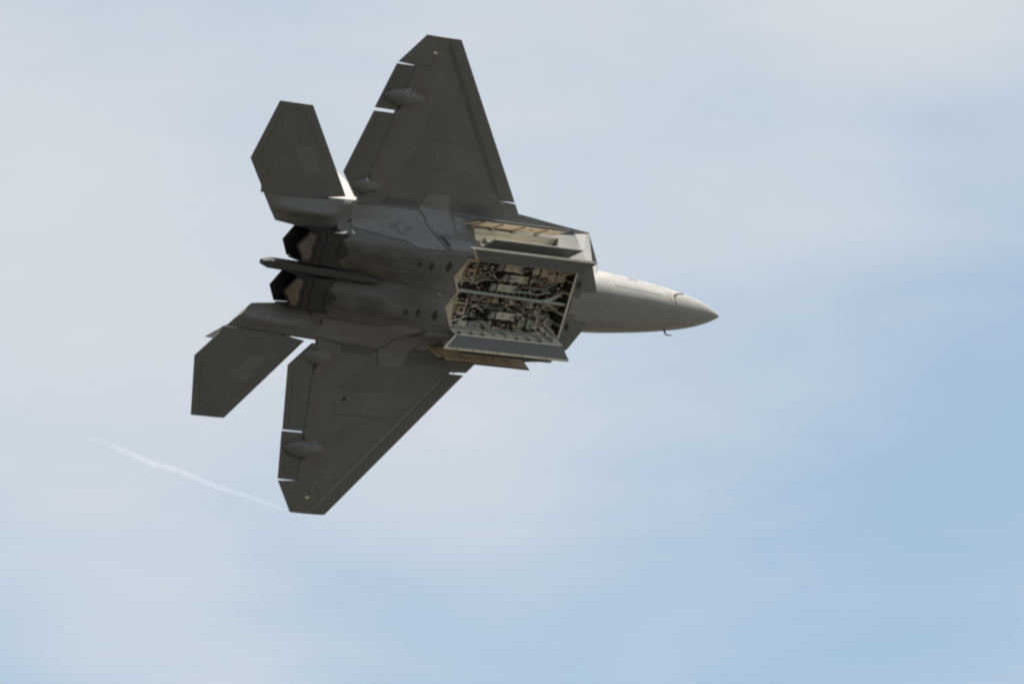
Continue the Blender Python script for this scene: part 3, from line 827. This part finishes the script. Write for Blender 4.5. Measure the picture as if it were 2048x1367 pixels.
# ejector racks with stencilled plates
def rack(s, w, z, ln=1.12, wd=.22):
    r = box_obj("ejector_rack", L(s, w, z), (ln, wd, .13), 'bay_dark', bay, bev=.012)
    box_obj("rack_plate", L(s - ln*.16, w, z - .072), (ln*.62, wd*.92, .02), 'bay_white', r, bev=.004)
    for ds, sz in ((.02, (.05, .055)), (-.27, (.035, .035)), (-.335, (.022, .16)), (-.40, (.045, .10))):
        box_obj("rack_marking", L(s - .09 + ds, w, z - .0835), (sz[0], sz[1], .004), 'seam', r)
    box_obj("rack_clamp", L(s + ln*.33, w, z - .085), (.22, wd*.9, .05), 'bay_grey', r, bev=.01)
    box_obj("rack_clamp", L(s + ln*.43, w + .05, z - .115), (.08, .06, .05), 'black', r)
    for ds in (-.32, .3):
        box_obj("rack_hanger", L(s + ds, w, z + .13), (.06, wd*.6, .16), 'bay_tan', r)
for args in ((9.20, .80, -.66), (8.86, .50, -.60), (9.28, .22, -.66), (9.02, -.56, -.66)):
    rack(*args)
rack(9.5, -.86, -.50, .8, .16)
# keel tube with forked forward end
tube_obj("keel_tube", [L(11.05, .06, -.88), L(9.6, .03, -.87), L(8.2, 0, -.86), L(6.82, -.02, -.84)], .052, 'tube', bay, 10)
tube_obj("keel_fork", smooth_path([L(7.75, 0, -.86), L(7.35, .10, -.80), L(6.86, .28, -.66)], 5), .065, 'tube', bay, 10)
tube_obj("keel_fork", smooth_path([L(7.70, -.02, -.84), L(7.30, -.12, -.72), L(6.86, -.26, -.60)], 5), .045, 'bay_tan', bay, 8)
tube_obj("keel_clamp", [L(11.0, .06, -.88), L(10.93, .06, -.88)], .075, 'steel', bay, 10)
for i in range(11):
    sa = 10.2 - i*.22
    tube_obj("lattice_strut", [L(sa, .04, -.86), L(sa - .16, .17, -.66)], .014, 'tube', bay, 6)
# pipes and cable looms
def pipe(name, pts, r, mat): tube_obj(name, smooth_path([L(*p) for p in pts], 4), r, mat, bay, 7)
pipe("fuel_pipe", [(8.9,.13,-.72),(8.3,.16,-.70),(7.8,.13,-.68),(7.4,.22,-.60),(7.1,.30,-.5)], .028, 'tube')
pipe("fuel_pipe", [(8.4,.26,-.55),(7.6,.28,-.58),(7.2,.42,-.55),(6.9,.55,-.5)], .02, 'tube')
pipe("hydraulic_line", [(10.9,.22,-.72),(10.6,.30,-.66),(10.2,.25,-.60),(9.8,.35,-.55),(9.0,.36,-.5)], .02, 'bay_white')
pipe("hydraulic_line", [(10.9,-.85,-.80),(10.6,-.80,-.75),(10.35,-.70,-.72),(10.2,-.72,-.62)], .025, 'bay_white')
for i in range(11):
    k = random.choice((1, -1)); s0 = random.uniform(7.2, 10.4); w0 = random.uniform(.15, .9)
    pts = [(s0, k*w0, -.46)]
    for j in range(4):
        pts.append((pts[-1][0] - random.uniform(.08, .35), k*min(.95, max(.08, abs(pts[-1][1]) + random.uniform(-.15, .15))), -.42 - random.uniform(0, .2)))
    pipe("cable_loom", pts, random.choice((.012, .016, .022)), random.choice(['black', 'black', 'bay_white', 'steel', 'tube']))
# equipment boxes
# (set between the roof frames, in rows)
for i in range(40):
    k = 1 if i % 2 else -1
    s_ = frame_s[(i // 2) % 9] + .17; w_ = (.22, .45, .68, .86)[(i // 2 + i // 18) % 4]
    sx, sy, sz_ = random.uniform(.12, .24), random.uniform(.08, .2), random.uniform(.06, .16)
    box_obj("equipment_box", L(s_, k*w_, ZC - .06 - random.uniform(.02, .16)), (sx, sy, sz_), random.choice(['bay_dark', 'bay_dark', 'black', 'bay_tan', 'bay_grey', 'bay_white', 'bay_tan']), bay, bev=.008)
# actuators: short fat cylinders
for i in range(14):
    k = random.choice((1, -1)); s_ = random.uniform(7.0, 10.4); w_ = random.uniform(.2, .9); z_ = -.48 - random.uniform(0, .15)
    d_ = Vector((random.uniform(-1, 1), random.uniform(-.5, .5), random.uniform(-.2, .2))).normalized() * random.uniform(.08, .2)
    c = L(s_, k*w_, z_); tube_obj("actuator", [c - d_, c + d_], random.uniform(.025, .05), random.choice(['steel', 'bay_grey', 'black', 'copper' if i < 2 else 'tube']), bay, 8)
tube_obj("actuator", [L(8.42, .93, -.74), L(8.26, .93, -.74)], .05, 'copper', bay, 10)
for k in (1, -1):
    for w_, z_, r_, mt in ((.38, -.53, .022, 'tube'), (.44, -.545, .016, 'bay_white'), (.74, -.52, .026, 'tube'), (.80, -.53, .014, 'black')):
        j = random.uniform(-.02, .02)
        pipe("hydraulic_line", [(10.5, k*(w_ + j), z_), (9.7, k*w_, z_ + .01), (8.9, k*(w_ - .01), z_), (8.3, k*w_, z_), (7.9, k*(w_ + .05), z_ + .03), (7.0, k*(w_ + .05), z_ + .03)], r_, mt)
# port wall: pale ribs and tray
for i in range(15):
    sa = 7.1 + i*.26
    box_obj("wall_rib", L(sa, -.955, -.66), (.03, .05, .5), 'bay_white', bay)
for zz in (-.58, -.82, -.90):
    box_obj("wall_rail", L(8.95, -.965, zz), (4.0, .03, .05), 'bay_white' if zz > -.85 else 'seal', bay)
for sa, ln in ((10.45, .34), (10.0, .42), (9.5, .3)):
    box_obj("wall_tray", L(sa, -.88 + random.uniform(-.02, .02), -.80), (ln, .16, .03), random.choice(['bay_white', 'bay_grey']), bay)
# tiny fittings too small to pick apart
V, F = [], []
for i in range(420):
    k = random.choice((1, -1)); c = L(random.uniform(6.9, 10.85), k*random.uniform(.1, .95), ZC - random.uniform(.06, .42))
    if random.random() < .25: c = L(random.uniform(6.9, 10.9), -random.uniform(.88, .95), -random.uniform(.5, .92))
    h = [random.uniform(.01, .045) for _ in range(3)]
    b0 = len(V); V += [c + Vector((x*h[0], y*h[1], z*h[2])) for x in (-1, 1) for y in (-1, 1) for z in (-1, 1)]
    F += [tuple(b0 + q for q in f) for f in ((0,1,3,2), (4,6,7,5), (0,4,5,1), (2,3,7,6), (0,2,6,4), (1,5,7,3))]
mats_ = ['bay_white', 'bay_tan', 'bay_dark', 'black', 'steel', 'bay_grey']
fm = [m_ for _ in range(420) for m_ in [random.randrange(6)] * 6]
mesh_obj("small_fittings", V, F, 'bay_tan', bay, mats=mats_, fmats=fm, kind="stuff")

# ------------------------------------------------------------------ main bay doors (bi-fold)
def strip_panel(name, s0, s1, a, b_, th, mat, parent, side, cutf=(0, 0), cutr=(0, 0), bev=0):
    """flat panel running along s; a, b_ are (w, z) of its two long edges; cutf/cutr move the ends of each edge"""
    d_ = Vector((b_[0]-a[0], b_[1]-a[1])).normalized(); nn = Vector((-d_.y, d_.x)) * th
    P = []
    for o in (0, 1):
        for (w, z), cf, cr_ in ((a, cutf[0], cutr[0]), (b_, cutf[1], cutr[1])):
            P.append(L(s0 + cf, side*(w + nn.x*o), z + nn.y*o)); P.append(L(s1 + cr_, side*(w + nn.x*o), z + nn.y*o))
    F = [(0,1,3,2), (4,6,7,5), (0,4,5,1), (2,3,7,6), (0,2,6,4), (1,5,7,3)]
    return mesh_obj(name, P, F, mat, parent)
for side in (1, -1):
    door = bpy.data.objects.new("bay_door", None); door.empty_display_size = .3; link(door, jet)
    strip_panel("hinged_panel", 6.86, 11.0, (1.0, -.955), (1.045, -1.36), .04, 'bay_white' if side < 0 else 'door_in', door, side, (0, .12), (0, .06))
    p2 = strip_panel("folded_panel", 6.72, 11.55, (1.055, -1.37), (1.42, -1.52), .045, 'door_in', door, side, (.30, .02), (-.46, .05))
    # pale edge seal broken into lengths
    e0, e1 = (1.425, -1.522), (1.475, -1.515)
    cuts_ = [6.76, 7.30, 7.62, 8.55, 9.50, 10.45, 11.05, 11.58]
    for i in range(len(cuts_) - 1):
        strip_panel("edge_seal", cuts_[i] + .02, cuts_[i+1] - .02, (1.40, -1.527), (1.46, -1.512), .03, 'seal', p2, side)
    strip_panel("edge_seal", 11.08, 11.56, (1.07, -1.382), (1.40, -1.528), .012, 'seal' if side < 0 else 'bay_tan', p2, side, (.0, .40), (-.42, .0))
    # hinge rail and knuckles along the fold
    tube_obj("fold_hinge", [L(7.1, side*1.05, -1.365), L(11.0, side*1.05, -1.365)], .022, 'seal' if side < 0 else 'door_in', door, 6)
    if side < 0:
        for i in range(9):
            sa = 7.3 + i*.44
            box_obj("hinge_arm", L(sa, side*.985, -1.10), (.05, .05, .32), random.choice(['bay_grey', 'bay_white', 'steel']), door)
            box_obj("hinge_knuckle", L(sa + .12, side*1.02, -1.31), (.10, .05, .06), random.choice(['black', 'bay_grey']), door)
        box_obj("stiffener", L(9.0, side*1.005, -1.18), (3.9, .02, .035), 'bay_tan', door)
        box_obj("stiffener", L(9.0, side*1.008, -1.27), (3.9, .02, .05), 'bay_white', door)
    for sa in (7.55, 10.7):
        tube_obj("door_strut", [L(sa, side*.90, -.62), L(sa + .08, side*1.04, -1.12)], .02, 'bay_white', door, 6)

# ------------------------------------------------------------------ side weapon bays and their doors
for side in (1, -1):
    sbay = bpy.data.objects.new("side_weapon_bay", None); sbay.empty_display_size = .3; link(sbay, jet)
    V, F = side_prism([(s, u) for s, u in SIDE], .005, .255, side)
    n_ = len(SIDE)
    F = [f for f in F if f != tuple(range(n_))]
    mesh_obj("side_bay_lining", V, F, 'bay_pale', sbay)
    for i, sa in enumerate((7.62, 8.2, 8.8, 9.4, 9.95)):
        p = [flank(sa + a, u, d, side) for a in (-.015, .015) for u, d in ((.05, .25), (.6, .25), (.6, .17), (.05, .22))]
        mesh_obj("side_bay_rib", p, [(0,1,2,3), (7,6,5,4), (0,1,5,4), (1,2,6,5), (2,3,7,6), (3,0,4,7)], 'bay_grey', sbay)
    # missile launch rail, hoses and fittings in the bay
    a_, b_ = flank(7.7, .22, .2, side), flank(10.0, .22, .2, side)
    tube_obj("launch_rail", [a_, b_], .05, 'bay_grey', sbay, 6)
    for i in range(12):
        sa = random.choice((7.5, 7.7, 7.9, 8.1, 9.0, 10.0, 10.2)) + random.uniform(-.1, .1)
        c = flank(sa, random.uniform(.12, .45), random.uniform(.12, .2), side)
        box_obj("side_bay_fitting", c, (random.uniform(.05, .16), random.uniform(.04, .09), random.uniform(.04, .09)), random.choice(['bay_grey', 'black', 'steel', 'bay_white', 'bay_tan']), sbay, bev=.006)
    tube_obj("hose", smooth_path([flank(10.3, .40, .15, side), flank(10.05, .33, .08, side), flank(9.8, .38, .12, side), flank(9.7, .28, .1, side), flank(9.75, .15, .12, side)], 5), .02, 'black', sbay, 6)
    tube_obj("hose", smooth_path([flank(7.9, .42, .15, side), flank(7.8, .35, .06, side), flank(7.85, .22, .08, side), flank(7.95, .15, .12, side)], 5), .018, 'black', sbay, 6)
    tube_obj("hose", smooth_path([flank(8.95, .24, .14, side), flank(8.85, .2, .08, side), flank(8.8, .14, .1, side)], 5), .022, 'black', sbay, 6)
    tube_obj("brace_rod", [flank(8.0, .48, .12, side), flank(7.65, .12, .1, side)], .014, 'bay_white', sbay, 6)
    # upper door, swung out below the shoulder, pale inner face in four bays
    up = bpy.data.objects.new("side_bay_upper_door", None); up.empty_display_size = .3; link(up, jet)
    H, E_ = (1.735, -.205), (2.01, -.60)
    strip_panel("door_skin", 7.22, 10.62, (H[0]+.02, H[1]-.0), (E_[0]+.02, E_[1]-.0), .03, 'skin_edge', up, side, (.12, -.02), (.14, .0))
    cuts_ = [7.30, 8.02, 8.90, 9.74, 10.50]
    dd = Vector((E_[0]-H[0], E_[1]-H[1])).normalized(); nd = Vector((dd.y, -dd.x))     # towards the bay / down
    def on_door(u, off): return (H[0] + .02 + dd.x*u + nd.x*off, H[1] + dd.y*u + nd.y*off)
    for i in range(4):
        s0, s1 = cuts_[i] + .025, cuts_[i+1] - .025
        cf = (.10, .0) if i == 0 else (0, -.04)
        strip_panel("inner_panel", s0, s1, on_door(.03, .012), on_door(.33, .012), -.012, 'door_tan', up, side, (0.06, 0), (0.06, 0))
        strip_panel("inner_panel", s0, s1, on_door(.35, .02), on_door(.46, .035), -.012, 'door_tan' if side < 0 else 'bay_white', up, side, (0, -.03), (0, -.03))
        strip_panel("door_seam_rib", s1, s1 + .05, on_door(.0, .03), on_door(.47, .045), -.03, 'bay_tan', up, side, (.08, -.03), (.08, -.03))
        box_obj("hinge_arm", L(s1 + .10, side*(H[0] - .03), H[1] - .05), (.10, .08, .07), 'bay_grey', up, bev=.01)
    strip_panel("aft_gusset", 10.52, 10.78, on_door(.05, .02), on_door(.40, .03), -.02, 'bay_tan', up, side, (.05, .04), (.14, -.10))
    box_obj("latch", L(8.5, side*(on_door(.24, .03)[0]), on_door(.24, .03)[1]), (.06, .04, .03), 'black', up)
    # lower door, folded down and out
    lo_ = bpy.data.objects.new("side_bay_lower_door", None); lo_.empty_display_size = .3; link(lo_, jet)
    strip_panel("door_skin", 7.12, 10.50, (1.275, -.855), (1.63, -1.12), .03, 'skin_edge', lo_, side, (.16, -.12), (.06, -.08))
    strip_panel("inner_panel", 7.22, 10.40, (1.33, -.85), (1.60, -1.05), .012, 'bay_white', lo_, side, (.16, -.08), (0, -.12))
    for sa in (7.9, 8.8, 9.7):
        tube_obj("door_rod", [L(sa, side*1.36, -.62), L(sa + .03, side*1.48, -.98)], .014, 'steel', lo_, 6)

# ------------------------------------------------------------------ wing tip vapour trail
tip = L(14.3, -6.76, -.24)
pts = [tip + Vector((-2.2 * f, .155 * f + dy, 5.64 * f + dz)) for f, dy, dz in ((0, 0, 0), (.1, -.01, -.03), (.25, .0, .02), (.4, .02, -.02), (.55, -.02, .03), (.7, .03, .0), (.85, -.02, .03), (1.0, -.04, .0), (1.12, -.05, .02))]
path = smooth_path(pts, 8)
V, F = tube_geo(path, [.018 + .04 * min(1, i / 10) + .045 * i / len(path) * (1 + .25 * math.sin(i * 1.3)) for i in range(len(path))], 12)
vm, n, l, b = new_mat("vapour")
n.remove(b)
vol = n.new("ShaderNodeVolumePrincipled")
vol.inputs["Color"].default_value = (0.95, 0.96, 0.98, 1)
vol.inputs["Anisotropy"].default_value = 0.1
l.new(vol.outputs["Volume"], n["Material Output"].inputs["Volume"])
at = n.new("ShaderNodeTexCoord")
nz = n.new("ShaderNodeTexNoise"); nz.inputs["Scale"].default_value = 2.2; nz.inputs["Detail"].default_value = 4
l.new(at.outputs["Object"], nz.inputs["Vector"])
sp = n.new("ShaderNodeSeparateXYZ"); l.new(at.outputs["Object"], sp.inputs[0])
mr = n.new("ShaderNodeMapRange"); mr.inputs["From Min"].default_value = path[-1].x; mr.inputs["From Max"].default_value = path[-1].x + 1.0
mr.inputs["To Min"].default_value = 0.0; mr.inputs["To Max"].default_value = 1.0
l.new(sp.outputs["X"], mr.inputs["Value"])
r2 = n.new("ShaderNodeMapRange"); r2.inputs["From Min"].default_value = .3; r2.inputs["From Max"].default_value = .7
r2.inputs["To Min"].default_value = .35; r2.inputs["To Max"].default_value = 1.0
l.new(nz.outputs["Fac"], r2.inputs["Value"])
mm = n.new("ShaderNodeMath"); mm.operation = 'MULTIPLY'; l.new(mr.outputs[0], mm.inputs[0]); l.new(r2.outputs[0], mm.inputs[1])
m2 = n.new("ShaderNodeMath"); m2.operation = 'MULTIPLY'; l.new(mm.outputs[0], m2.inputs[0]); m2.inputs[1].default_value = 0.8
l.new(m2.outputs[0], vol.inputs["Density"])
me = bpy.data.meshes.new("vapour_trail"); me.from_pydata([tuple(v) for v in V], [], F)
bm = bmesh.new(); bm.from_mesh(me); bmesh.ops.recalc_face_normals(bm, faces=bm.faces); bm.to_mesh(me); bm.free()
me.materials.append(vm)
trail = link(bpy.data.objects.new("vapour_trail", me))
trail.location = jet.location; trail.rotation_euler = jet.rotation_euler
trail["label"] = "thin white vapour trail streaming from the port wing tip"
trail["category"] = "vapour trail"
trail["kind"] = "stuff"
